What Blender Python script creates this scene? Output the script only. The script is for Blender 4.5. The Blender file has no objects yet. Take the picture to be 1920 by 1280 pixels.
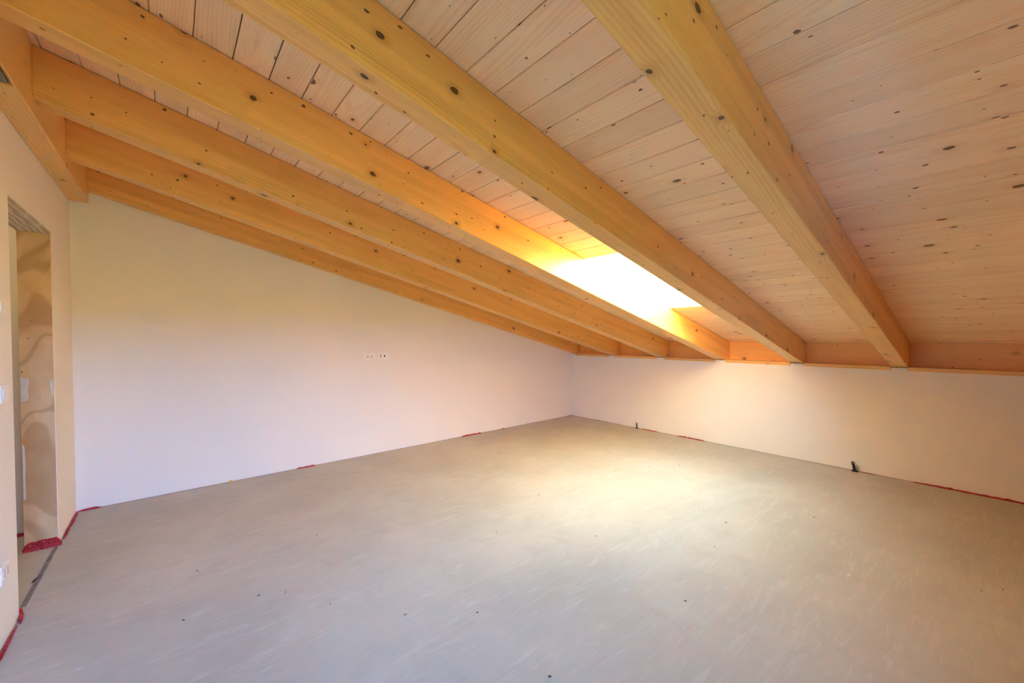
import bpy, bmesh, math, random
from mathutils import Matrix, Vector

# ------------------------------------------------------------------ scene, camera, light
scene = bpy.context.scene
COL = scene.collection
R = random.Random(7)

F_PX = 766.217
YAW, PITCH, ROLL = 0.6948, -0.0169, -0.0064
CAM = Vector((-5.3744, -4.8149, 1.42))
_fw = Vector((math.sin(YAW) * math.cos(PITCH), math.cos(YAW) * math.cos(PITCH), math.sin(PITCH)))
_r = Vector((math.cos(YAW), -math.sin(YAW), 0.0))
_u = _r.cross(_fw)
_r2 = _r * math.cos(ROLL) + _u * math.sin(ROLL)
_u2 = -_r * math.sin(ROLL) + _u * math.cos(ROLL)
cam_data = bpy.data.cameras.new('camera')
cam_data.sensor_fit = 'HORIZONTAL'
cam_data.sensor_width = 36.0
cam_data.lens = F_PX / 1920.0 * 36.0
cam_data.clip_start = 0.02
cam = bpy.data.objects.new('camera', cam_data)
COL.objects.link(cam)
cam.matrix_world = Matrix(((_r2.x, _u2.x, -_fw.x, CAM.x), (_r2.y, _u2.y, -_fw.y, CAM.y),
                           (_r2.z, _u2.z, -_fw.z, CAM.z), (0, 0, 0, 1)))
scene.camera = cam

scene.view_settings.view_transform = 'Standard'
scene.view_settings.look = 'None'
scene.view_settings.gamma = 1.0
scene.view_settings.use_curve_mapping = False
scene.view_settings.exposure = 2.12
scene.cycles.use_denoising = True
scene.cycles.max_bounces = 10
scene.cycles.diffuse_bounces = 10
scene.cycles.glossy_bounces = 2
scene.cycles.use_adaptive_sampling = True
scene.cycles.adaptive_threshold = 0.06
scene.cycles.adaptive_min_samples = 40
scene.cycles.caustics_reflective = False
scene.cycles.caustics_refractive = False
scene.cycles.blur_glossy = 1.0
scene.cycles.use_light_tree = False
scene.cycles.use_guiding = True
scene.cycles.transparent_max_bounces = 12
scene.cycles.sample_clamp_indirect = 10.0

SKY_STRENGTH = 36.0
# clear late-day sky: deep blue overhead, lighter towards the horizon; a low warm sun
SKY_ZENITH = (0.103, 0.172, 0.195)
SKY_HORIZON = (0.048, 0.200, 0.60)
world = bpy.data.worlds.new('sky')
scene.world = world
world.use_nodes = True
wn = world.node_tree
wn.nodes.clear()
w_out = wn.nodes.new('ShaderNodeOutputWorld')
w_bg = wn.nodes.new('ShaderNodeBackground')
w_bg.inputs['Strength'].default_value = SKY_STRENGTH
w_tc = wn.nodes.new('ShaderNodeTexCoord')
w_sep = wn.nodes.new('ShaderNodeSeparateXYZ')
w_mix = wn.nodes.new('ShaderNodeMix')
w_mix.data_type = 'RGBA'
wn.links.new(w_tc.outputs['Generated'], w_sep.inputs[0])
w_mr = wn.nodes.new('ShaderNodeMapRange')
w_mr.inputs['From Min'].default_value = 0.1
w_mr.inputs['From Max'].default_value = 0.8
wn.links.new(w_sep.outputs['Z'], w_mr.inputs['Value'])
wn.links.new(w_mr.outputs[0], w_mix.inputs['Factor'])
w_mix.inputs['A'].default_value = (*SKY_HORIZON, 1)
w_mix.inputs['B'].default_value = (*SKY_ZENITH, 1)
wn.links.new(w_mix.outputs['Result'], w_bg.inputs['Color'])
wn.links.new(w_bg.outputs[0], w_out.inputs['Surface'])


SUN_STRENGTH = 76.0
SUN_SX, SUN_SY = -1, -1
SUN_ELEV, SUN_AZ = math.radians(30.0), math.radians(42.0)      # sun over the eaves and gable side, shining into the skylight shaft
sun_data = bpy.data.lights.new('sun', 'SUN')
sun_data.energy = SUN_STRENGTH
sun_data.color = (1.0, 0.97, 0.58)
sun_data.angle = math.radians(3.0)
sun = bpy.data.objects.new('sun', sun_data)
COL.objects.link(sun)
_sd = Vector((SUN_SX * math.cos(SUN_ELEV) * math.sin(SUN_AZ), SUN_SY * math.cos(SUN_ELEV) * math.cos(SUN_AZ), -math.sin(SUN_ELEV)))
sun.rotation_euler = _sd.to_track_quat('-Z', 'Y').to_euler()


def portal(name, loc, normal, sx, sy, up=Vector((0, 0, 1))):
    ld = bpy.data.lights.new(name, 'AREA')
    ld.shape = 'RECTANGLE'
    ld.size, ld.size_y = sx, sy
    ld.cycles.is_portal = True
    o = bpy.data.objects.new(name, ld)
    COL.objects.link(o)
    z = -Vector(normal).normalized()
    x = up.cross(z).normalized()
    y = z.cross(x)
    o.matrix_world = Matrix(((x.x, y.x, z.x, loc[0]), (x.y, y.y, z.y, loc[1]), (x.z, y.z, z.z, loc[2]), (0, 0, 0, 1)))
    return o


# ------------------------------------------------------------------ dimensions (metres)
XL = -5.9905            # left wall face
YB = -5.40              # back wall face
SL = 0.2587             # roof slope
TH = math.atan(SL)
CT, ST = math.cos(TH), math.sin(TH)
H0 = 1.0862             # underside of rafters at the low wall
RD = 0.2525             # rafter depth
RW = 0.1238             # rafter width
CZ = H0 + RD / CT       # ceiling underside at x = 0
BEAMX = -5.880          # room face of the ridge beam
BEAMZ = 2.5208
BLX = 0.13              # face of the blocking boards
RY = [-0.0784, -0.9086, -1.7430, -2.5711, -3.4040, -4.2448, -5.080]   # camera-side faces of the rafters
SKX0, SKX1 = -2.703, -1.331      # skylight opening along x
SKY0, SKY1 = RY[4] + RW, RY[3]   # and between two rafters
SKYLIGHTS = [(SKX0, SKX1, SKY0, SKY1)]
DY0, DY1, DZ = -1.632, -0.672, 2.135   # doorway in the left wall
WT = 0.150              # left wall thickness
BWX0, BWX1, BWZ0, BWZ1 = -5.90, -4.70, 0.85, 2.25   # window in the back wall
BWT = 0.40


def ceil_z(x):
    return CZ - SL * x


for _n, (_a, _b, _c, _d) in enumerate(SKYLIGHTS):
    _sc = Vector(((_a + _b) / 2, (_c + _d) / 2, ceil_z((_a + _b) / 2))) + Vector((ST, 0, CT)) * 0.45
    portal('skylight_portal', _sc, (-ST, 0, -CT), 0.75, (_b - _a) / CT + 0.05, up=Vector((CT, 0, -ST)))


portal('window_portal', ((BWX0 + BWX1) / 2, YB - BWT - 0.01, (BWZ0 + BWZ1) / 2), (0, 1, 0), BWX1 - BWX0, BWZ1 - BWZ0)


# ------------------------------------------------------------------ helpers
def prop(o, label=None, cat=None, group=None, kind=None):
    if label: o['label'] = label
    if cat: o['category'] = cat
    if group: o['group'] = group
    if kind: o['kind'] = kind
    return o


def link(name, mesh, mat=None, parent=None):
    o = bpy.data.objects.new(name, mesh)
    COL.objects.link(o)
    if mat is not None and not mesh.materials:
        mesh.materials.append(mat)
    if parent is not None:
        o.parent = parent
    return o


def empty(name, loc=(0, 0, 0)):
    o = bpy.data.objects.new(name, None)
    COL.objects.link(o)
    o.location = loc
    o.empty_display_size = 0.05
    return o


def bm_mesh(bm, name, smooth=False):
    bmesh.ops.recalc_face_normals(bm, faces=bm.faces)
    me = bpy.data.meshes.new(name)
    bm.to_mesh(me)
    bm.free()
    if smooth:
        for p in me.polygons:
            p.use_smooth = True
    return me


def add_box(bm, x0, x1, y0, y1, z0, z1):
    v = [bm.verts.new((x, y, z)) for x in (x0, x1) for y in (y0, y1) for z in (z0, z1)]
    for f in ((0, 1, 3, 2), (4, 6, 7, 5), (0, 4, 5, 1), (2, 3, 7, 6), (0, 2, 6, 4), (1, 5, 7, 3)):
        bm.faces.new([v[i] for i in f])
    return v


def add_prism(bm, ring_a, ring_b):
    a = [bm.verts.new(p) for p in ring_a]
    b = [bm.verts.new(p) for p in ring_b]
    n = len(a)
    bm.faces.new(a)
    bm.faces.new(b[::-1])
    for i in range(n):
        j = (i + 1) % n
        bm.faces.new((a[i], b[i], b[j], a[j]))


def boxes(name, lst, mat, parent=None, bevel=0.0, loc=(0, 0, 0)):
    bm = bmesh.new()
    for b in lst:
        add_box(bm, *b)
    if bevel:
        bmesh.ops.bevel(bm, geom=list(bm.edges), offset=bevel, segments=2, affect='EDGES', profile=0.5)
    o = link(name, bm_mesh(bm, name), mat, parent)
    o.location = loc
    return o


def tube(bm, pts, rad, n=12, cap=True, radii=None):
    rings = []
    for i, p in enumerate(pts):
        p = Vector(p)
        a = Vector(pts[max(i - 1, 0)]); b = Vector(pts[min(i + 1, len(pts) - 1)])
        d = (b - a).normalized()
        s = d.cross(Vector((0.31, 0.95, 0.05))).normalized()
        t = d.cross(s)
        rr = radii[i] if radii else rad
        rings.append([bm.verts.new(p + (s * math.cos(2 * math.pi * k / n) + t * math.sin(2 * math.pi * k / n)) * rr) for k in range(n)])
    for i in range(len(rings) - 1):
        for k in range(n):
            bm.faces.new((rings[i][k], rings[i][(k + 1) % n], rings[i + 1][(k + 1) % n], rings[i + 1][k]))
    if cap:
        bm.faces.new(rings[0][::-1]); bm.faces.new(rings[-1])


# ------------------------------------------------------------------ materials
class NT:
    def __init__(self, name):
        self.m = bpy.data.materials.new(name)
        self.m.use_nodes = True
        self.t = self.m.node_tree
        self.t.nodes.clear()
        self.out = self.t.nodes.new('ShaderNodeOutputMaterial')

    def n(self, typ, **kw):
        nd = self.t.nodes.new('ShaderNode' + typ)
        for k, v in kw.items():
            setattr(nd, k, v)
        return nd

    def put(self, sock, v):
        if hasattr(v, 'is_output') or isinstance(v, bpy.types.NodeSocket):
            self.t.links.new(v, sock)
        else:
            sock.default_value = v

    def math(self, op, a, b=None, c=None, clamp=False):
        nd = self.n('Math', operation=op, use_clamp=clamp)
        self.put(nd.inputs[0], a)
        if b is not None: self.put(nd.inputs[1], b)
        if c is not None: self.put(nd.inputs[2], c)
        return nd.outputs[0]

    def vmath(self, op, a, b=None):
        nd = self.n('VectorMath', operation=op)
        self.put(nd.inputs[0], a)
        if b is not None: self.put(nd.inputs[1], b)
        return nd.outputs['Value'] if op in ('LENGTH', 'DISTANCE', 'DOT_PRODUCT') else nd.outputs[0]

    def step(self, v, lo, hi, a=0.0, b=1.0):
        nd = self.n('MapRange', interpolation_type='SMOOTHSTEP')
        self.put(nd.inputs['Value'], v)
        self.put(nd.inputs['From Min'], lo); self.put(nd.inputs['From Max'], hi)
        nd.inputs['To Min'].default_value = a; nd.inputs['To Max'].default_value = b
        return nd.outputs[0]

    def noise(self, vec, scale, detail=3.0, rough=0.55, dist=0.0):
        nd = self.n('TexNoise')
        self.put(nd.inputs['Vector'], vec)
        nd.inputs['Scale'].default_value = scale
        nd.inputs['Detail'].default_value = detail
        nd.inputs['Roughness'].default_value = rough
        nd.inputs['Distortion'].default_value = dist
        return nd.outputs[0]

    def mix(self, f, a, b, blend='MIX'):
        nd = self.n('Mix', data_type='RGBA', blend_type=blend)
        self.put(nd.inputs['Factor'], f)
        for s, v in ((nd.inputs['A'], a), (nd.inputs['B'], b)):
            self.put(s, (*v, 1.0) if isinstance(v, tuple) and len(v) == 3 else v)
        return nd.outputs['Result']

    def bsdf(self, color, rough=0.6, spec=0.3, bump=None, bump_str=0.2, bump_dist=0.002, metal=0.0, coat=0.0):
        p = self.n('BsdfPrincipled')
        self.put(p.inputs['Base Color'], (*color, 1.0) if isinstance(color, tuple) and len(color) == 3 else color)
        self.put(p.inputs['Roughness'], rough)
        p.inputs['Specular IOR Level'].default_value = spec
        p.inputs['Metallic'].default_value = metal
        p.inputs['Coat Weight'].default_value = coat
        p.inputs['Coat Roughness'].default_value = 0.32
        if bump is not None:
            b = self.n('Bump')
            b.inputs['Strength'].default_value = bump_str
            b.inputs['Distance'].default_value = bump_dist
            self.put(b.inputs['Height'], bump)
            self.t.links.new(b.outputs[0], p.inputs['Normal'])
        self.t.links.new(p.outputs[0], self.out.inputs['Surface'])
        return self.m


def lin(r, g, b):
    f = lambda c: (c / 255 / 12.92) if c / 255 <= 0.04045 else ((c / 255 + 0.055) / 1.055) ** 2.4
    return (f(r), f(g), f(b))


def wood(name, axis, light, dark, knot, halo, big=(4.5, 0.015), small=(9.0, 0.0065), along=0.75, ring=0.011,
         grain_amt=0.55, tint=0.10, lamella=0.0, rough=0.5, spec=0.3, coat=0.0):
    """softwood: growth rings about the grain axis, knots, fine fibre, per-board tint"""
    k = NT(name)
    tc = k.n('TexCoord').outputs['Object']
    rnd = k.n('ObjectInfo').outputs['Random']
    off = k.n('CombineXYZ')
    for i, s in enumerate((37.0, 53.0, 71.0)):
        k.put(off.inputs[i], k.math('MULTIPLY', rnd, s))
    pos = k.vmath('ADD', tc, off.outputs[0])
    sep = k.n('SeparateXYZ'); k.put(sep.inputs[0], tc)
    # squeeze the grain direction
    st = {'x': (0.09, 1, 1), 'y': (1, 0.09, 1)}[axis]
    ps = k.vmath('MULTIPLY', pos, st)
    # knots sit on the faces: (along the grain, round the section)
    nrm = k.n('SeparateXYZ'); k.put(nrm.inputs[0], k.n('TexCoord').outputs['Normal'])
    ax_l, ax_s = (0, 1) if axis == 'x' else (1, 0)
    side = k.step(k.math('ABSOLUTE', nrm.outputs[ax_s]), 0.6, 0.7)
    around = k.math('ADD', k.math('MULTIPLY', side, k.math('ADD', sep.outputs[2], 3.0)),
                    k.math('MULTIPLY', k.math('SUBTRACT', 1.0, side), sep.outputs[ax_s]))
    kv = k.n('CombineXYZ')
    k.put(kv.inputs[0], k.math('ADD', k.math('MULTIPLY', sep.outputs[ax_l], along), k.math('MULTIPLY', rnd, 37.0)))
    k.put(kv.inputs[1], k.math('ADD', around, k.math('MULTIPLY', rnd, 71.0)))
    wob = k.n('TexNoise', noise_dimensions='2D'); k.put(wob.inputs['Vector'], kv.outputs[0])
    wob.inputs['Scale'].default_value = 45.0; wob.inputs['Detail'].default_value = 1.0
    pk = k.vmath('ADD', kv.outputs[0], k.vmath('MULTIPLY', wob.outputs['Color'], (0.007, 0.007, 0.007)))

    def knots(scale, radius, power, edge):
        v = k.n('TexVoronoi', feature='F1', voronoi_dimensions='2D'); k.put(v.inputs['Vector'], pk)
        v.inputs['Scale'].default_value = scale
        d = k.math('DIVIDE', v.outputs['Distance'], scale)
        cs = k.n('SeparateColor'); k.put(cs.inputs[0], v.outputs['Color'])
        rad = k.math('MULTIPLY', k.math('POWER', cs.outputs[0], power), radius)
        m = k.step(k.math('SUBTRACT', d, rad), -edge, edge, 1.0, 0.0)
        return d, rad, k.math('MULTIPLY', m, k.step(rad, 0.0012, 0.0020)), cs.outputs[1]
    d1, r1, m1, c1 = knots(big[0], big[1], 3.0, 0.0012)
    d2, r2, m2, c2 = knots(small[0], small[1], 2.6, 0.0008)
    near = k.math('MULTIPLY', k.step(k.math('SUBTRACT', d1, r1), 0.0, 0.03, 1.0, 0.0), k.step(r1, 0.002, 0.006))
    # growth rings: distance from an off-centre pith running along the grain
    if axis == 'x':
        a, b = sep.outputs[1], sep.outputs[2]
    else:
        a, b = sep.outputs[0], sep.outputs[2]
    o1 = k.math('MULTIPLY_ADD', rnd, 0.30, -0.15)
    o2 = k.math('MULTIPLY_ADD', k.math('FRACT', k.math('MULTIPLY', rnd, 17.3)), 0.12, 0.03)
    cb = k.n('CombineXYZ')
    k.put(cb.inputs[0], k.math('ADD', a, o1)); k.put(cb.inputs[1], k.math('ADD', b, o2))
    rr = k.vmath('LENGTH', cb.outputs[0])
    warp = k.noise(k.vmath('MULTIPLY', pos, {'x': (0.35, 1.5, 1.5), 'y': (1.5, 0.35, 1.5)}[axis]), 2.2, 1.0)
    rr = k.math('ADD', rr, k.math('MULTIPLY', warp, 0.10))
    rr = k.math('ADD', rr, k.math('MULTIPLY', near, 0.012))
    g = k.math('MULTIPLY_ADD', k.math('SINE', k.math('MULTIPLY', rr, 2 * math.pi / ring)), 0.5, 0.5)
    g = k.math('POWER', g, 2.2)
    fib = k.noise(ps, 170.0, 1.0, 0.6)
    broad = k.noise(ps, 16.0, 2.0, 0.6)
    gg = k.math('ADD', k.math('MULTIPLY', g, 0.45), k.math('ADD', k.math('MULTIPLY', k.math('SUBTRACT', fib, 0.5), 0.7),
                                                             k.math('MULTIPLY', k.math('SUBTRACT', broad, 0.45), 1.4)))
    gg = k.math('MULTIPLY', gg, grain_amt, clamp=True)
    colr = k.mix(gg, light, dark)
    # tint per board
    t = k.math('MULTIPLY_ADD', k.math('FRACT', k.math('MULTIPLY', rnd, 91.7)), 2 * tint, 1.0 - tint)
    if lamella:
        li = k.math('FLOOR', k.math('DIVIDE', k.math('ADD', sep.outputs[2], 0.005), 0.0422))
        lj = k.math('FLOOR', k.math('ADD', k.math('MULTIPLY', sep.outputs[0], 0.45), k.math('MULTIPLY', li, 0.37)))
        wv = k.n('CombineXYZ'); k.put(wv.inputs[0], li); k.put(wv.inputs[1], lj); k.put(wv.inputs[2], k.math('MULTIPLY', rnd, 50.0))
        wh = k.n('TexWhiteNoise', noise_dimensions='3D'); k.put(wh.inputs['Vector'], wv.outputs[0])
        t = k.math('MULTIPLY', t, k.math('MULTIPLY_ADD', wh.outputs['Value'], 2 * lamella, 1.0 - lamella))
    tv = k.n('CombineXYZ')
    for i in range(3): k.put(tv.inputs[i], t)
    colr = k.mix(1.0, colr, tv.outputs[0], 'MULTIPLY')
    colr = k.mix(k.math('MULTIPLY', near, 0.35), colr, halo)
    ringk = k.step(k.math('ABSOLUTE', k.math('SUBTRACT', k.math('DIVIDE', d1, k.math('MAXIMUM', r1, 0.0005)), 0.85)), 0.0, 0.35, 1.0, 0.0)
    kcol = k.mix(k.math('MULTIPLY', ringk, 0.7), knot, tuple(c * 0.35 for c in knot))
    colr = k.mix(k.math('MULTIPLY', m1, 0.9), colr, kcol)
    colr = k.mix(k.math('MULTIPLY', m2, 0.85), colr, tuple(c * 0.6 for c in knot))
    return k.bsdf(colr, rough, spec, coat=coat)


M = {}
M['rafter'] = wood('glulam_spruce', 'x', lin(246, 192, 108), lin(218, 152, 68), lin(84, 46, 18), lin(176, 106, 38), coat=0.5,
                   lamella=0.06, grain_amt=0.85, tint=0.03, small=(11.0, 0.0070))
M['beam'] = wood('glulam_beam', 'y', lin(240, 190, 112), lin(212, 152, 72), lin(84, 46, 18), lin(172, 106, 40), coat=0.5, grain_amt=0.6, tint=0.03)
M['block'] = wood('blocking_spruce', 'y', lin(244, 192, 112), lin(218, 156, 74), lin(84, 46, 18), lin(172, 104, 38), coat=0.5, grain_amt=0.6, tint=0.05)
M['plank'] = wood('spruce_plank', 'y', lin(254, 226, 184), lin(236, 190, 138), lin(128, 84, 52), lin(222, 178, 130),
                  grain_amt=0.75, tint=0.055, big=(5.0, 0.0145), small=(10.0, 0.0068), along=0.6)
M['liner'] = wood('shaft_board', 'x', lin(246, 232, 206), lin(232, 210, 174), lin(150, 108, 66), lin(228, 196, 148), grain_amt=0.6, tint=0.04)


def plaster(name, col, var=0.03):
    k = NT(name)
    p = k.n('TexCoord').outputs['Object']
    n1 = k.noise(p, 1.3, 2.0)
    c = k.mix(k.step(n1, 0.3, 0.7), tuple(x * (1 - var) for x in col), tuple(min(1, x * (1 + var)) for x in col))
    return k.bsdf(c, 0.9, 0.0)


M['wall'] = plaster('white_plaster', lin(243, 236, 223), 0.012)
M['hall'] = plaster('hall_plaster', lin(226, 216, 196))


def concrete():
    k = NT('concrete_screed')
    p = k.n('TexCoord').outputs['Object']
    big = k.noise(p, 0.9, 4.0, 0.6)
    mid = k.noise(p, 5.0, 5.0, 0.65, 0.6)
    rot = k.n('Mapping'); k.put(rot.inputs[0], p)
    rot.inputs['Rotation'].default_value = (0, 0, 0.6)
    rot.inputs['Scale'].default_value = (1.0, 7.0, 1.0)
    sweep = k.noise(rot.outputs[0], 4.0, 4.0, 0.65, 1.2)
    fine = k.noise(p, 120.0, 3.0, 0.6)
    c = k.mix(k.step(big, 0.3, 0.7), lin(186, 180, 170), lin(200, 194, 184))
    c = k.mix(k.math('MULTIPLY', k.step(mid, 0.45, 0.75), 0.42), c, lin(178, 171, 159))
    c = k.mix(k.math('MULTIPLY', k.step(sweep, 0.50, 0.72), 0.42), c, lin(216, 211, 203))
    c = k.mix(k.math('MULTIPLY', k.step(fine, 0.52, 0.75), 0.18), c, lin(156, 148, 138))
    v = k.n('TexVoronoi'); k.put(v.inputs['Vector'], p); v.inputs['Scale'].default_value = 9.0
    cs = k.n('SeparateColor'); k.put(cs.inputs[0], v.outputs['Color'])
    sp = k.step(k.math('SUBTRACT', v.outputs['Distance'], k.math('MULTIPLY', k.math('POWER', cs.outputs[0], 8.0), 0.07)), -0.01, 0.01, 1.0, 0.0)
    c = k.mix(k.math('MULTIPLY', sp, 0.5), c, lin(222, 217, 208))
    return k.bsdf(c, 0.8, 0.0)


M['floor'] = concrete()


def simple(name, col, rough=0.6, spec=0.3, metal=0.0, var=0.0, scale=20.0):
    k = NT(name)
    p = k.n('TexCoord').outputs['Object']
    n = k.noise(p, scale, 4.0, 0.6)
    c = k.mix(k.step(n, 0.35, 0.65), tuple(x * (1 - var) for x in col), tuple(min(1.0, x * (1 + var)) for x in col))
    return k.bsdf(c, rough, spec, metal=metal)


M['white_plastic'] = simple('white_plastic', lin(247, 241, 232), 0.4, 0.4, var=0.01)
M['dark_hole'] = simple('dark_socket_hole', lin(26, 20, 18), 0.6, var=0.05)
M['grey_hole'] = simple('grey_socket_slot', lin(120, 104, 92), 0.6, var=0.05)
M['black_plastic'] = simple('black_conduit', lin(34, 33, 30), 0.45, 0.4, var=0.15, scale=60)
M['grey_core'] = simple('pale_cable_core', lin(190, 188, 180), 0.5, var=0.05)
M['steel'] = simple('grey_steel_plate', lin(126, 122, 112), 0.55, 0.4, metal=0.35, var=0.18, scale=30)
M['joint'] = simple('floor_joint_filler', lin(168, 142, 128), 0.9, 0.1, var=0.15, scale=8)
M['threshold'] = simple('threshold_strip_grey', lin(128, 120, 118), 0.7, 0.3, var=0.2, scale=12)
M['debris_dark'] = simple('dark_splinter', lin(82, 62, 46), 0.9, 0.1, var=0.2)
M['debris_brown'] = simple('brown_chip', lin(146, 92, 52), 0.9, 0.1, var=0.2)
M['debris_white'] = simple('plaster_crumb', lin(226, 220, 210), 0.9, 0.1, var=0.05)
M['yellow_foam'] = simple('yellow_foam', lin(214, 178, 84), 0.9, 0.1, var=0.15, scale=80)
M['low_bounce'] = simple('low_bounce_ground', lin(74, 78, 58), 0.9, 0.1, var=0.2, scale=6)  # outside ground colour, kept dark to cut bounce onto the rafters
M['bounce_back'] = simple('bounce_brown', lin(190, 140, 78), 0.85, 0.15, var=0.12, scale=5)  # made-up brown for the back wall, warms and weakens its bounce
M['frame'] = simple('white_window_frame', lin(232, 230, 226), 0.45, 0.4, var=0.01)
M['render'] = simple('roof_covering', lin(150, 120, 100), 0.9, 0.1, var=0.1)


def red_strip():
    k = NT('red_edge_foam')
    p = k.n('TexCoord').outputs['Object']
    n = k.noise(p, 22.0, 4.0, 0.7)
    n2 = k.noise(p, 90.0, 3.0, 0.7)
    c = k.mix(k.step(n, 0.35, 0.65), lin(150, 34, 40), lin(196, 62, 66))
    c = k.mix(k.math('MULTIPLY', k.step(n2, 0.58, 0.70), 0.6), c, lin(210, 180, 170))
    return k.bsdf(c, 0.85, 0.15)


M['red'] = red_strip()


def jamb_board():
    k = NT('stained_raw_board')
    p = k.n('TexCoord').outputs['Object']
    q = k.vmath('MULTIPLY', p, (1.0, 1.0, 0.55))
    n1 = k.noise(q, 3.4, 1.0, 0.4, 0.4)
    n2 = k.noise(q, 9.0, 2.0, 0.5)
    fine = k.noise(p, 150.0, 3.0, 0.6)
    c = k.mix(k.step(n2, 0.3, 0.7), lin(222, 184, 136), lin(236, 202, 156))
    sepz = k.n('SeparateXYZ'); k.put(sepz.inputs[0], p)
    c = k.mix(k.math('MULTIPLY', k.step(n1, 0.60, 0.64), 0.45), c, lin(178, 124, 74))
    edge = k.step(k.math('ABSOLUTE', k.math('SUBTRACT', n1, 0.52)), 0.004, 0.022, 1.0, 0.0)
    c = k.mix(k.math('MULTIPLY', edge, 0.40), c, lin(160, 118, 78))
    c = k.mix(k.math('MULTIPLY', k.step(fine, 0.55, 0.75), 0.25), c, lin(150, 114, 78))
    v = k.n('TexVoronoi'); k.put(v.inputs['Vector'], p); v.inputs['Scale'].default_value = 9.0
    c = k.mix(k.step(v.outputs['Distance'], 0.03, 0.05, 0.9, 0.0), c, lin(70, 44, 26))
    return k.bsdf(c, 0.8, 0.15, bump=fine, bump_str=0.15, bump_dist=0.001)


M['jamb'] = jamb_board()


def soffit_board():
    k = NT('weathered_plywood')
    p = k.n('TexCoord').outputs['Object']
    q = k.vmath('MULTIPLY', p, (1.0, 0.35, 1.0))
    w = k.n('TexWave', wave_type='BANDS', bands_direction='X')
    k.put(w.inputs['Vector'], q)
    w.inputs['Scale'].default_value = 9.0
    w.inputs['Distortion'].default_value = 7.0
    w.inputs['Detail'].default_value = 2.0
    w.inputs['Detail Scale'].default_value = 1.2
    c = k.mix(w.outputs['Fac'], lin(196, 174, 142), lin(232, 218, 192))
    return k.bsdf(c, 0.8, 0.15)


M['soffit'] = soffit_board()


def glass(name='window_glass', tr=(0.95, 0.97, 0.97)):
    k = NT(name)
    t = k.n('BsdfTransparent'); t.inputs['Color'].default_value = (*tr, 1)
    g = k.n('BsdfGlossy'); g.inputs['Roughness'].default_value = 0.02
    mx = k.n('MixShader')
    k.put(mx.inputs[0], 0.05)
    k.t.links.new(t.outputs[0], mx.inputs[1]); k.t.links.new(g.outputs[0], mx.inputs[2])
    k.t.links.new(mx.outputs[0], k.out.inputs['Surface'])
    return k.m


M['glass'] = glass()
M['roof_glass'] = glass('dimmed_skylight_glass', (0.85, 0.86, 0.86))  # pane tint lowered to weaken daylight through the skylight

# ------------------------------------------------------------------ the room shell
HX0, HY0, HY1 = -7.7, -3.4, -0.33      # hall behind the left wall
floor = boxes('floor', [(XL - WT, 0.0, YB, 0.0, -0.15, 0.0), (HX0, XL - WT, HY0, HY1, -0.15, 0.0)], M['floor'])
prop(floor, 'bare grey concrete screed floor', None, None, 'structure')

# far gable wall: pentagonal outline under the sloping boards
bm = bmesh.new()
prof = [(XL - 0.35, -0.15), (0.3, -0.15), (0.3, ceil_z(0.3) - 0.001), (XL - 0.35, ceil_z(XL - 0.35) - 0.001)]
add_prism(bm, [(x, 0.0, z) for x, z in prof], [(x, 0.28, z) for x, z in prof])
wall_far = prop(link('wall_far', bm_mesh(bm, 'wall_far'), M['wall']), 'white plastered gable wall under the rafters', None, None, 'structure')

# low wall under the eaves, with the strip behind the blocking boards
bm = bmesh.new()
add_box(bm, 0.0, 0.30, YB, 0.0, -0.15, H0 - 0.036)
add_prism(bm, [(0.175, YB, H0 - 0.036), (0.30, YB, H0 - 0.036), (0.30, YB, ceil_z(0.30)), (0.175, YB, ceil_z(0.175))],
          [(0.175, 0.0, H0 - 0.036), (0.30, 0.0, H0 - 0.036), (0.30, 0.0, ceil_z(0.30)), (0.175, 0.0, ceil_z(0.175))])
wall_right = prop(link('wall_right', bm_mesh(bm, 'wall_right'), M['wall']), 'low cream knee wall under the eaves', None, None, 'structure')
prop(boxes('trim_1', [(0.0, 0.022, y_ + 0.002, min(y_ + RW - 0.002, -0.002), H0 - 0.0355, H0 - 0.010) for y_ in RY], M['wall']), 'plaster filling under the rafter ends', None, None, 'structure')

# left wall with the doorway
top = ceil_z(XL - WT) - 0.001
wall_left = boxes('wall_left', [(XL - WT, XL, DY1, 0.0, 0.0, ceil_z(XL) - 0.001), (XL - WT, XL, YB, DY0, 0.0, ceil_z(XL) - 0.001),
                                (XL - WT, XL, DY0, DY1, DZ, ceil_z(XL) - 0.001)], M['wall'])
prop(wall_left, 'white plastered wall with the raw doorway', None, None, 'structure')

# back wall behind the camera: brown finish made up to tint its bounce light, with a window
bm = bmesh.new()
zt = lambda x: ceil_z(x) - 0.001
y0, y1 = YB - BWT, YB
for x0, x1, za in ((XL - WT, BWX0, -0.15), (BWX1, 0.3, -0.15), (BWX0, BWX1, BWZ1)):
    add_prism(bm, [(x0, y0, za), (x1, y0, za), (x1, y0, zt(x1)), (x0, y0, zt(x0))], [(x0, y1, za), (x1, y1, za), (x1, y1, zt(x1)), (x0, y1, zt(x0))])
add_box(bm, BWX0, BWX1, y0, y1, -0.15, BWZ0)
prop(link('wall_back', bm_mesh(bm, 'wall_back'), M['bounce_back']), 'unseen back wall with a window, browned to tint its bounce light', None, None, 'structure')
win2 = prop(empty('window_2', ((BWX0 + BWX1) / 2, YB - 0.25, BWZ0)), 'white framed window in the back wall', None, None, 'structure')
wx, wh = (BWX1 - BWX0) / 2, BWZ1 - BWZ0
for b in ((-wx, -wx + 0.05, 0, wh), (wx - 0.05, wx, 0, wh), (-wx + 0.05, wx - 0.05, wh - 0.05, wh), (-wx + 0.05, wx - 0.05, 0, 0.05)):
    boxes('window_frame', [(b[0], b[1], -0.035, 0.035, b[2], b[3])], M['frame'], win2)
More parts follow.
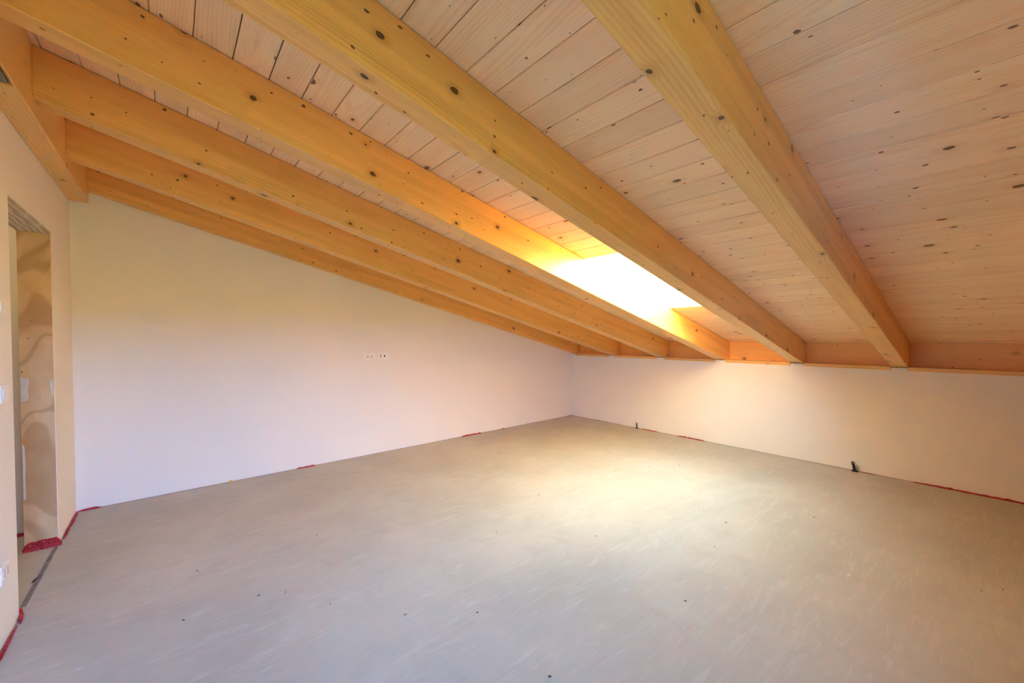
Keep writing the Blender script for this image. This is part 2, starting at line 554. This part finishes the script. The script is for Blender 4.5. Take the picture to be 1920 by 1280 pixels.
boxes('pane', [(-wx + 0.05, wx - 0.05, -0.003, 0.003, 0.05, wh - 0.05)], M['glass'], win2)
prop(boxes('ground', [(-14, 6, -21, YB - BWT - 0.001, -0.35, -0.15)], M['low_bounce']), 'unseen ground outside the window, darkened to cut bounce light', None, None, 'structure')
bm = bmesh.new()  # unseen bank added to block low sky from the back window
add_prism(bm, [(-22, -15.0, -0.15), (-22, -17.5, 3.0), (-22, -24, 3.9), (-22, -24, -0.15)], [(14, -15.0, -0.15), (14, -17.5, 3.0), (14, -24, 3.9), (14, -24, -0.15)])
prop(link('sky_block_bank', bm_mesh(bm, 'sky_block_bank'), M['low_bounce']), 'unseen dark bank added to block low sky light', None, None, 'structure')

# hall behind the doorway
prop(boxes('wall_hall', [(HX0, XL - WT, HY1, HY1 + 0.15, 0, 2.6), (HX0 - 0.15, HX0, HY0, HY1 + 0.15, 0, 2.6),
                         (HX0, XL - WT, HY0 - 0.15, HY0, 0, 2.6), (HX0 - 0.15, XL - WT, HY0 - 0.15, HY1 + 0.15, 2.6, 2.75)], M['hall']),
     'dim grey hall walls beyond the doorway', None, None, 'structure')

# ------------------------------------------------------------------ unseen bulb added to brighten the hall and doorway jamb
fill_bulb = prop(empty('added_hall_light', (-7.25, -0.85, 2.6)), 'made-up bulb on a short flex under the hall ceiling', 'fill light')
bm = bmesh.new(); tube(bm, [(0, 0, -0.001), (0, 0, -0.30)], 0.004, 8)
link('fill_flex', bm_mesh(bm, 'fill_flex'), M['black_plastic'], fill_bulb)
bm = bmesh.new(); tube(bm, [(0, 0, -0.30), (0, 0, -0.345)], 0.018, 12)
link('fill_holder', bm_mesh(bm, 'fill_holder'), M['black_plastic'], fill_bulb)
bm = bmesh.new(); tube(bm, [(0, 0, -0.346), (0, 0, -0.36), (0, 0, -0.385), (0, 0, -0.41), (0, 0, -0.43), (0, 0, -0.44)], 0.03, 16, True, [0.014, 0.018, 0.029, 0.031, 0.022, 0.006])
_e = NT('fill_bulb_glow')
_em = _e.n('Emission'); _em.inputs['Color'].default_value = (1.0, 0.86, 0.66, 1); _em.inputs['Strength'].default_value = 50.0
_e.t.links.new(_em.outputs[0], _e.out.inputs['Surface'])
link('fill_bulb', bm_mesh(bm, 'fill_bulb', True), _e.m, fill_bulb)

# ------------------------------------------------------------------ doorway
door = prop(empty('door_1', (XL, (DY0 + DY1) / 2, 0)), 'unfinished doorway with raw stained jambs', None, None, 'structure')
dw = (DY1 - DY0) / 2
boxes('jamb', [(-WT - 0.002, -0.004, dw - 0.018, dw - 0.0005, 0.03, DZ - 0.0005)], M['jamb'], door, bevel=0.0015)
boxes('jamb', [(-WT - 0.002, -0.004, -dw + 0.0005, -dw + 0.018, 0.03, DZ - 0.0005)], M['jamb'], door, bevel=0.0015)
boxes('lintel_board', [(-WT - 0.002, -0.004, -dw + 0.019, dw - 0.019, DZ - 0.014, DZ - 0.0005)], M['soffit'], door)


def smear(name, pts, th, mat, parent):
    """irregular thin plaster smear lying on the jamb (x, z outline)"""
    bm = bmesh.new()
    y = dw - 0.018
    add_prism(bm, [(x, y, z) for x, z in pts], [(x * 0.98, y - th, z) for x, z in pts])
    return link(name, bm_mesh(bm, name), mat, parent)


s_ = [(-0.150, 1.16), (-0.128, 1.150), (-0.118, 1.158), (-0.112, 1.12), (-0.121, 1.08), (-0.116, 1.03), (-0.124, 1.005), (-0.150, 1.0)]
smear('plaster_smear', s_, 0.003, M['debris_white'], door)
smear('plaster_smear', [(-0.022, 1.12), (-0.006, 1.135), (-0.006, 1.02), (-0.014, 1.03)], 0.003, M['debris_white'], door)
smear('plaster_smear', [(-0.151, 0.72), (-0.142, 0.70), (-0.138, 0.58), (-0.143, 0.50), (-0.140, 0.36), (-0.151, 0.34)], 0.003, M['debris_white'], door)

# ------------------------------------------------------------------ ceiling boards
T_PL = 0.020
ceiling = prop(empty('ceiling', (0, 0, CZ)), 'pale spruce boards over the rafters', None, None, 'structure')
ROT = Matrix.Rotation(TH, 4, 'Y')


def slope_pt(x, n=0.0):
    """world point on the ceiling underside at x, raised n along its normal"""
    return Vector((x + n * ST, 0, ceil_z(x) + n * CT))


def plank_mesh(w, ln, cache={}):
    key = (round(w, 4), round(ln, 4))
    if key not in cache:
        c, h = 0.0016, w / 2 - 0.0018
        prof = [(-h + c, 0), (h - c, 0), (h, c * 1.5), (h, T_PL), (-h, T_PL), (-h, c * 1.5)]
        bm = bmesh.new()
        add_prism(bm, [(x, -ln / 2, z) for x, z in prof], [(x, ln / 2, z) for x, z in prof])
        cache[key] = bm_mesh(bm, 'plank')
        cache[key].materials.append(M['plank'])
    return cache[key]


def plank(x0, x1, ya, yb):
    w = (x1 - x0) / CT
    o = link('plank', plank_mesh(w, yb - ya - 0.0012), None, ceiling)
    p = slope_pt((x0 + x1) / 2)
    o.matrix_world = Matrix.Translation((p.x, (ya + yb) / 2, p.z - 0)) @ ROT
    o.matrix_parent_inverse = Matrix.Translation((0, 0, CZ)).inverted()
    return o


PITCH_X = 0.142
xs = []
x = -4.715 - PITCH_X * 9
while x < 0.17:
    xs.append(x); x += PITCH_X
mids = [y + RW / 2 for y in RY]
for i, xa in enumerate(xs):
    xb = min(xa + PITCH_X, 0.172)
    xa2 = max(xa, XL + 0.002)
    if xb - xa2 < 0.01:
        continue
    # boards run along the room and butt over the rafters, staggered row by row
    k1 = [3, 5, 2, 4, 1][(i * 2) % 5] if i % 3 else [4, 2, 5][(i // 3) % 3]
    cuts = {YB, mids[k1], -0.002}
    holes = [h_ for h_ in SKYLIGHTS if xb > h_[0] and xa2 < h_[1]]
    for h_ in holes:
        cuts |= {h_[2] - RW / 2, h_[3] + RW / 2}
    cuts = sorted(cuts)
    for a, b in zip(cuts[:-1], cuts[1:]):
        hole = [h_ for h_ in holes if a < (h_[2] + h_[3]) / 2 < b]
        if hole:
            if xa2 < hole[0][0] - 0.006: plank(xa2, hole[0][0], a, b)
            if xb > hole[0][1] + 0.006: plank(hole[0][1], xb, a, b)
        else:
            plank(xa2, xb, a, b)

# roof build-up above the boards, with the hole for the skylight
bm = bmesh.new()
q0, q1, q2, q3 = SKX0 - 0.02, SKX1 + 0.02, SKY0 - 0.02, SKY1 + 0.02
YE0, YE1 = YB - 2.3, 0.5  # roof stretched past the back wall to keep high sky off its window
for xa, xb, ya, yb in ((-6.6, q0, YE0, YE1), (q1, 0.7, YE0, YE1), (q0, q1, YE0, q2), (q0, q1, q3, YE1)):
    ring = [slope_pt(xa, T_PL + 0.001), slope_pt(xb, T_PL + 0.001), slope_pt(xb, 0.30), slope_pt(xa, 0.30)]
    add_prism(bm, [(p.x, ya, p.z) for p in ring], [(p.x, yb, p.z) for p in ring])
deck = link('roof_deck', bm_mesh(bm, 'roof_deck'), M['render'], ceiling)
deck.matrix_parent_inverse = Matrix.Translation((0, 0, CZ)).inverted()

# ------------------------------------------------------------------ skylight
SH, TB = 0.36, 0.018


def skylight(name, label, x0, x1, y0, y1):
    sk = prop(empty(name, slope_pt((x0 + x1) / 2) + Vector((0, (y0 + y1) / 2, 0))), label, None, None, 'structure')
    sk.rotation_euler = (0, TH, 0)
    hl, hw = (x1 - x0) / CT / 2, (y1 - y0) / 2
    for b in ((-hl, hl, hw, hw + TB), (-hl, hl, -hw - TB, -hw), (hl, hl + TB, -hw, hw), (-hl - TB, -hl, -hw, hw)):
        boxes('lining_board', [(*b, 0.0, SH)], M['liner'], sk, bevel=0.001)
    for b in ((-hl - TB, hl + TB, hw - 0.03, hw + 0.05), (-hl - TB, hl + TB, -hw - 0.05, -hw + 0.03),
              (hl - 0.03, hl + 0.05, -hw + 0.03, hw - 0.03), (-hl - 0.05, -hl + 0.03, -hw + 0.03, hw - 0.03)):
        boxes('window_frame', [(*b, SH, SH + 0.07)], M['frame'], sk)
    boxes('pane', [(-hl + 0.03, hl - 0.03, -hw + 0.03, hw - 0.03, SH + 0.04, SH + 0.046)], M['roof_glass'], sk)


skylight('window_1', 'skylight with a pale boarded shaft between two rafters', *SKYLIGHTS[0])

# ------------------------------------------------------------------ rafters
RL = ['rafter set tight against the far gable wall, narrowest to show',
      'rafter one bay out from the gable wall',
      'rafter two bays out from the gable wall',
      'rafter whose face is lit bright beside the skylight shaft',
      'rafter with its pale underside below the skylight opening',
      'rafter one bay past the skylight, away from the gable wall',
      'rafter beside the back wall'
      ]


def rafter(i):
    y0 = RY[i]
    w = RW if i else -y0 - 0.0005
    o = prop(empty('rafter', (0, y0 + w / 2, H0)), 'honey coloured glulam ' + RL[i], 'rafter', 'glulam rafters')
    c = 0.004
    hw_ = w / 2
    prof = [(-hw_ + c, 0), (hw_ - c, 0), (hw_, c), (hw_, RD - 0.004), (-hw_, RD - 0.004), (-hw_, c)]

    def end(xe):
        return [((xe - z * ST) / CT, y, z) for y, z in prof]
    bm = bmesh.new()
    # cut the length into a few spans so the mesh stays light but follows the board
    add_prism(bm, end(BEAMX + 0.0008), end(BLX + 0.038))
    b = link('timber', bm_mesh(bm, 'timber'), M['rafter'], o)
    b.rotation_euler = (0, TH, 0)
    return o


# one mesh object per rafter (no separate parts)
rafters = []
for i in range(len(RY)):
    e = rafter(i)
    t = e.children[0]
    t.parent = None
    t.location = e.location
    t.name = 'rafter'
    for k_ in ('label', 'category', 'group'):
        t[k_] = e[k_]
    bpy.data.objects.remove(e)
    t.name = 'rafter'
    rafters.append(t)

# ------------------------------------------------------------------ blocking boards at the eaves
BL = ['between the gable wall rafter and its neighbour', 'in the second bay from the gable wall', 'in the third bay from the gable wall',
      'below the skylight', 'in the bay past the skylight', 'in the widest showing bay along the low wall',
      'next to the back wall']
for i in range(len(RY)):
    ya = RY[i + 1] + RW if i + 1 < len(RY) else YB
    yb = RY[i] - 0.0006
    ya += 0.0006
    o = prop(empty('blocking_board', (BLX, (ya + yb) / 2, H0)), 'honey timber blocking board at the eaves ' + BL[i], 'board', 'eaves blocking boards')
    h = (yb - ya) / 2
    bm = bmesh.new()
    z_t0, z_t1 = ceil_z(BLX) - H0 - 0.001, ceil_z(BLX + 0.038) - H0 - 0.001
    add_prism(bm, [(0, -h, 0.0), (0.038, -h, 0.0), (0.038, -h, z_t1), (0, -h, z_t0)], [(0, h, 0.0), (0.038, h, 0.0), (0.038, h, z_t1), (0, h, z_t0)])
    link('board', bm_mesh(bm, 'board'), M['block'], o)
    boxes('ledge', [(-BLX - 0.004, 0.038, -h, h, -0.0355, -0.0006)], M['block'], o, bevel=0.001)

# ------------------------------------------------------------------ ridge beam on the left wall
beam = prop(empty('wall_beam', (XL, 0, BEAMZ)), 'thick honey timber beam along the top of the doorway wall, carrying the rafters', 'beam')
bw = BEAMX - XL
PL0, PL1 = -2.45, -2.03
bm = bmesh.new()
za, zb = ceil_z(XL) - BEAMZ - 0.002, ceil_z(BEAMX) - BEAMZ - 0.002
add_prism(bm, [(0.0006, YB + 0.0006, 0.02), (bw, YB + 0.0006, 0.02), (bw, YB + 0.0006, zb), (0.0006, YB + 0.0006, za)],
          [(0.0006, -0.0006, 0.02), (bw, -0.0006, 0.02), (bw, -0.0006, zb), (0.0006, -0.0006, za)])
add_prism(bm, [(0.0006, PL1, 0.004), (0.004, PL1, 0), (bw - 0.006, PL1, 0), (bw, PL1, 0.006), (bw, PL1, 0.02), (0.0006, PL1, 0.02)],
          [(0.0006, -0.0006, 0.004), (0.004, -0.0006, 0), (bw - 0.006, -0.0006, 0), (bw, -0.0006, 0.006), (bw, -0.0006, 0.02), (0.0006, -0.0006, 0.02)])
add_box(bm, 0.0006, bw, YB + 0.0006, PL0, 0.0, 0.02)
add_box(bm, bw - 0.008, bw, PL0, PL1, 0.0, 0.02)
link('timber', bm_mesh(bm, 'timber'), M['beam'], beam)
boxes('bearing_plate', [(0.002, bw - 0.022, PL0 + 0.01, PL1 - 0.004, 0.006, 0.0195)], M['steel'], beam)['label'] = 'grey steel bearing plate let into the underside'


# ------------------------------------------------------------------ switch and socket plates
def plate_on_gable(name, cx, cz, w, h, label, cat, group=None):
    o = prop(empty(name, (cx, 0, cz)), label, cat, group)
    boxes('cover', [(-w / 2, w / 2, -0.008, -0.0004, -h / 2, h / 2)], M['white_plastic'], o, bevel=0.003)
    return o


def disc(bm, cx, cz, y, r, th, n=14):
    add_prism(bm, [(cx + r * math.cos(2 * math.pi * k / n), y, cz + r * math.sin(2 * math.pi * k / n)) for k in range(n)],
              [(cx + r * math.cos(2 * math.pi * k / n), y - th, cz + r * math.sin(2 * math.pi * k / n)) for k in range(n)])


sa = plate_on_gable('socket_plate', -3.570, 1.166, 0.150, 0.098, 'wide pale wall plate with two power sockets on the gable wall', 'socket')
for dx in (-0.024, 0.024):
    md = boxes('module', [(dx - 0.0225, dx + 0.0225, -0.0098, -0.0078, -0.0225, 0.0225)], M['white_plastic'], sa, bevel=0.0008)
    bm = bmesh.new()
    for dz in (-0.015, 0.0, 0.015):
        disc(bm, dx, dz, -0.0097, 0.0036, 0.0006)
    add_box(bm, dx - 0.014, dx + 0.014, -0.0103, -0.0097, -0.003, 0.003)
    link('contact_holes', bm_mesh(bm, 'contact_holes'), M['grey_hole'], md)
sb = plate_on_gable('aerial_plate', -3.408, 1.169, 0.140, 0.098, 'pale wall plate with a black round aerial hole beside the power sockets', 'socket')
mods = []
for dx in (-0.024, 0.022):
    mods.append(boxes('module', [(dx - 0.0205, dx + 0.0205, -0.0098, -0.0078, -0.0225, 0.0225)], M['white_plastic'], sb, bevel=0.0008))
bm = bmesh.new()
disc(bm, -0.026, 0.0105, -0.0097, 0.0062, 0.0008); disc(bm, -0.026, -0.0105, -0.0097, 0.0062, 0.0008)
link('data_holes', bm_mesh(bm, 'data_holes'), M['dark_hole'], mods[0])
bm = bmesh.new(); disc(bm, 0.022, 0.0, -0.0097, 0.0105, 0.001, 18)
link('aerial_hole', bm_mesh(bm, 'aerial_hole'), M['dark_hole'], mods[1])


def plate_on_left(name, yc, zc, w, h, label, cat, group=None):
    o = prop(empty(name, (XL, yc, zc)), label, cat, group)
    boxes('cover', [(0.0004, 0.009, -w / 2, w / 2, -h / 2, h / 2)], M['white_plastic'], o, bevel=0.003)
    return o


st_ = plate_on_left('light_switch', -1.800, 1.563, 0.118, 0.085, 'pale light switch plate, upper one beside the doorway', 'switch')
for dy in (-0.023, 0.023):
    boxes('rocker', [(0.0085, 0.013, dy - 0.0215, dy + 0.0215, -0.024, 0.024)], M['white_plastic'], st_, bevel=0.0015)
sl = plate_on_left('light_switch', -1.795, 1.158, 0.118, 0.085, 'pale light switch plate, lower one beside the doorway', 'switch')
for dy in (-0.023, 0.023):
    boxes('rocker', [(0.0085, 0.013, dy - 0.0215, dy + 0.0215, -0.024, 0.024)], M['white_plastic'], sl, bevel=0.0015)
so = plate_on_left('wall_socket', -1.862, 0.335, 0.118, 0.085, 'pale power socket plate low on the wall beside the doorway', 'socket')
for dy in (-0.023, 0.023):
    md = boxes('module', [(0.0085, 0.0105, dy - 0.0215, dy + 0.0215, -0.0225, 0.0225)], M['white_plastic'], so, bevel=0.0008)
    bm = bmesh.new()
    for dz in (-0.013, 0.0, 0.013):
        add_prism(bm, [(0.0103, dy + 0.003 * math.cos(a * math.pi / 5), dz + 0.003 * math.sin(a * math.pi / 5)) for a in range(10)],
                  [(0.0112, dy + 0.003 * math.cos(a * math.pi / 5), dz + 0.003 * math.sin(a * math.pi / 5)) for a in range(10)])
    link('contact_holes', bm_mesh(bm, 'contact_holes'), M['dark_hole'], md)


# ------------------------------------------------------------------ conduit stubs at the low wall
def conduit(y, h, lean, rad, label):
    o = prop(empty('conduit_stub', (-0.03, y, 0)), label, 'conduit', 'conduit stubs along the low wall')
    bm = bmesh.new()
    pts, radii = [], []
    n = 22
    for i in range(n + 1):
        t = i / n
        pts.append((-0.012 * t * t * 3 * lean, lean * 0.02 * t * t, h * t))
        radii.append(rad * (1.0 if i % 2 else 0.86))
    tube(bm, pts, rad, 12, True, radii)
    link('tube', bm_mesh(bm, 'tube', True), M['black_plastic'], o)
    p = Vector(pts[-1])
    d = Vector((-0.75, -0.45, 0.5)).normalized()
    bm = bmesh.new()
    tube(bm, [p - d * 0.004, p + d * 0.006, p + d * 0.012], rad, 12, True, [rad * 1.05, rad * 1.2, rad * 1.15])
    cl = link('collar', bm_mesh(bm, 'collar', True), M['black_plastic'], o)
    bm = bmesh.new()
    tube(bm, [p + d * 0.010, p + d * 0.0135], rad * 0.5, 10)
    link('core', bm_mesh(bm, 'core'), M['grey_core'], cl)
    bm = bmesh.new()
    add_box(bm, -rad * 1.5, rad * 1.5, -rad * 2.2, rad * 1.6, 0.0002, 0.010)
    link('foot', bm_mesh(bm, 'foot'), M['black_plastic'], o)
    return o


conduit(-3.858, 0.088, 0.5, 0.0125, 'black conduit stub with a pale open end by the low wall past the skylight')
conduit(-1.318, 0.075, 0.15, 0.009, 'thin plain black conduit stub nearest the far corner at the low wall')


# ------------------------------------------------------------------ floor joints and red edge strips
prop(boxes('baseboard_far', [(XL, 0.0, -0.005, -0.0002, 0.0, 0.004)], M['joint']), 'thin joint filler along the gable wall', None, None, 'structure')
prop(boxes('baseboard_right', [(-0.005, -0.0002, YB, -0.006, 0.0, 0.004)], M['joint']), 'thin joint filler along the low wall', None, None, 'structure')
prop(boxes('baseboard_left', [(XL + 0.0002, XL + 0.006, DY1, -0.006, 0.0, 0.004), (XL + 0.0002, XL + 0.006, YB, DY0, 0.0, 0.004)], M['joint']),
     'thin joint filler along the doorway wall', None, None, 'structure')


def strip(p0, p1, nrm, h, th, label, seed, seg=0.03, z0=0.0003, name='edge_strip', jag=0.6):
    """ragged upstanding strip from p0 to p1 along a wall; nrm points into the room"""
    rr = random.Random(seed)
    a, b = Vector((*p0, 0)), Vector((*p1, 0))
    ln_ = (b - a).length
    n = max(3, int(ln_ / seg))
    nv = Vector((*nrm, 0))
    bm = bmesh.new()
    rows = []
    for i in range(n + 1):
        t = i / n
        edge = min(1.0, 0.35 + 6 * min(t, 1 - t))
        p = (b - a) * t
        t_ = th * (0.75 + 0.5 * rr.random()) * edge
        hh = h * (1.0 - jag / 2 + jag * rr.random()) * edge
        off = 0.0006 + 0.003 * rr.random()
        q0, q1 = p + nv * off, p + nv * (off + t_)
        rows.append([bm.verts.new((q0.x, q0.y, z0)), bm.verts.new((q1.x, q1.y, z0)), bm.verts.new((q1.x, q1.y, z0 + hh * 0.85)), bm.verts.new((q0.x, q0.y, z0 + hh))])
    bm.faces.new(rows[0]); bm.faces.new(rows[-1][::-1])
    for i in range(n):
        for k_ in range(4):
            bm.faces.new((rows[i][k_], rows[i + 1][k_], rows[i + 1][(k_ + 1) % 4], rows[i][(k_ + 1) % 4]))
    o = link(name, bm_mesh(bm, name), M['red'])
    o.location = a
    return prop(o, label, 'edge strip', 'red foam edge strips')


G_ = (0, -1)
strip((-5.985, -0.006), (-5.84, -0.006), G_, 0.013, 0.012, 'short red foam strip along the gable wall in the doorway corner', 1)
strip((-4.375, -0.006), (-4.18, -0.006), G_, 0.012, 0.010, 'red foam strip on the gable wall floor line past the yellow crumb', 2)
strip((-2.30, -0.006), (-1.95, -0.006), G_, 0.014, 0.010, 'longest red foam strip along the base of the gable wall', 3)
strip((-1.61, -0.006), (-1.52, -0.006), G_, 0.010, 0.010, 'tiny red foam scrap along the base of the gable wall', 4)
strip((-0.12, -0.006), (-0.02, -0.006), G_, 0.010, 0.009, 'red foam scrap in the far corner by the low wall', 5)
K_ = (-1, 0)
strip((-0.006, -0.50), (-0.006, -0.77), K_, 0.005, 0.006, 'dull thin red strip along the low wall near the far corner', 6)
strip((-0.006, -1.378), (-0.006, -1.66), K_, 0.009, 0.008, 'thin red strip starting beside the thin conduit stub', 7)
strip((-0.006, -1.93), (-0.006, -2.325), K_, 0.013, 0.009, 'bright red strip along the low wall between the two conduits', 8)
strip((-0.006, -3.90), (-0.006, -4.02), K_, 0.007, 0.007, 'short red strip beside the open conduit stub', 9)
strip((-0.006, -4.28), (-0.006, -5.2), K_, 0.014, 0.012, 'long dark red strip along the low wall past the open conduit stub', 10)
L_ = (1, 0)
strip((XL + 0.006, -0.60), (XL + 0.006, -0.02), L_, 0.012, 0.010, 'red strip between the doorway and the gable wall corner', 11)
strip((XL + 0.006, -1.72), (XL + 0.006, -2.6), L_, 0.012, 0.009, 'muted red strip under the light switches', 12, seg=0.08, jag=0.3)
# strip along the doorway jamb foot, and the torn end at the near jamb
strip((XL - WT - 0.01, DY1 - 0.019), (XL + 0.018, DY1 - 0.019), (0, -1), 0.060, 0.012, 'thick red foam strip along the foot of the stained door jamb', 13, seg=0.012, jag=0.12)
strip((XL - 0.030, DY0 + 0.10), (XL + 0.012, DY0 - 0.075), (0.97, 0.23), 0.016, 0.016, 'torn red foam end lying at the doorway beside the switch wall', 14, seg=0.03, jag=0.4)
strip((HX0 + 0.05, HY1 - 0.002), (XL - WT - 0.005, HY1 - 0.002), G_, 0.035, 0.012, 'red strip at the foot of the hall wall beyond the doorway', 15, seg=0.05)

# threshold joint across the doorway
th_ = prop(boxes('threshold_strip', [(-0.010, 0.010, DY0 + 0.11 - DY0, DY1 - 0.05 - DY0, 0.0003, 0.004)], M['threshold'], None, bevel=0.001), 'grey metal joint strip across the doorway floor', 'strip')
th_.location = (XL - 0.006, DY0, 0)

# ------------------------------------------------------------------ small debris on the floor


def chip(name, x, y, ln_, w, h, rot, mat, seed):
    rr = random.Random(seed)
    bm = bmesh.new()
    n = 6
    ring = []
    for k_ in range(n):
        a = 2 * math.pi * k_ / n
        s = 0.7 + 0.6 * rr.random()
        ring.append((math.cos(a) * ln_ / 2 * s, math.sin(a) * w / 2 * s))
    add_prism(bm, [(px, py, 0) for px, py in ring], [(px * 0.7, py * 0.7, h * (0.7 + 0.5 * rr.random())) for px, py in ring])
    o = link(name, bm_mesh(bm, name), mat)
    o.location = (x, y, 0.0003)
    o.rotation_euler = (0, 0, rot)
    return o


prop(chip('foam_crumb', -4.952, -0.016, 0.052, 0.018, 0.016, 0.1, M['yellow_foam'], 3), 'yellow foam crumb on the floor against the gable wall', 'crumb')
prop(chip('wood_chip', -4.19, -3.625, 0.020, 0.011, 0.004, -0.5, M['debris_brown'], 4), 'brown wood chip, largest on the open floor', 'chip')
prop(chip('wood_splinter', -6.006, -1.205, 0.055, 0.010, 0.008, 1.2, M['debris_dark'], 5), 'dark wood splinter stuck on the doorway joint strip', 'splinter')
spots = [(-5.276, -1.702), (-4.911, -2.282), (-1.984, -4.754), (-1.793, -4.309), (-5.029, -2.218), (-4.194, -3.108), (-4.483, -2.884),
         (-2.62, -3.602), (-1.881, -4.829), (-3.1, -3.0), (-2.2, -3.5), (-2.0, -3.05), (-3.6, -2.5), (-4.6, -1.7), (-3.0, -1.3), (-2.4, -1.0),
         (-1.5, -0.9), (-1.2, -2.6), (-0.9, -3.2), (-3.3, -3.75), (-5.35, -2.2), (-4.75, -2.55), (-2.9, -2.2), (-1.6, -3.9)]
for i, (x, y) in enumerate(spots):
    prop(chip('floor_speck', x, y, 0.012 + 0.012 * R.random(), 0.003 + 0.003 * R.random(), 0.003, R.random() * 3.1, M['debris_dark'] if i % 3 else M['debris_brown'], 20 + i),
         'tiny %s splinter on the bare concrete floor' % ('dark' if i % 3 else 'reddish brown'), 'splinter', 'dark specks on the floor' if i % 3 else 'brown specks on the floor')
spots = [(-1.75, -4.50), (-2.35, -4.25), (-5.62, -1.95), (-5.7, -2.3), (-5.5, -1.75), (-2.9, -4.15), (-3.3, -2.9), (-2.7, -3.3)]
for i, (x, y) in enumerate(spots):
    prop(chip('plaster_crumb', x, y, 0.010 + 0.03 * R.random() * (i < 2), 0.008, 0.002, R.random() * 3.1, M['debris_white'], 60 + i),
         'small white plaster crumb on the floor', 'crumb', 'plaster crumbs on the floor')
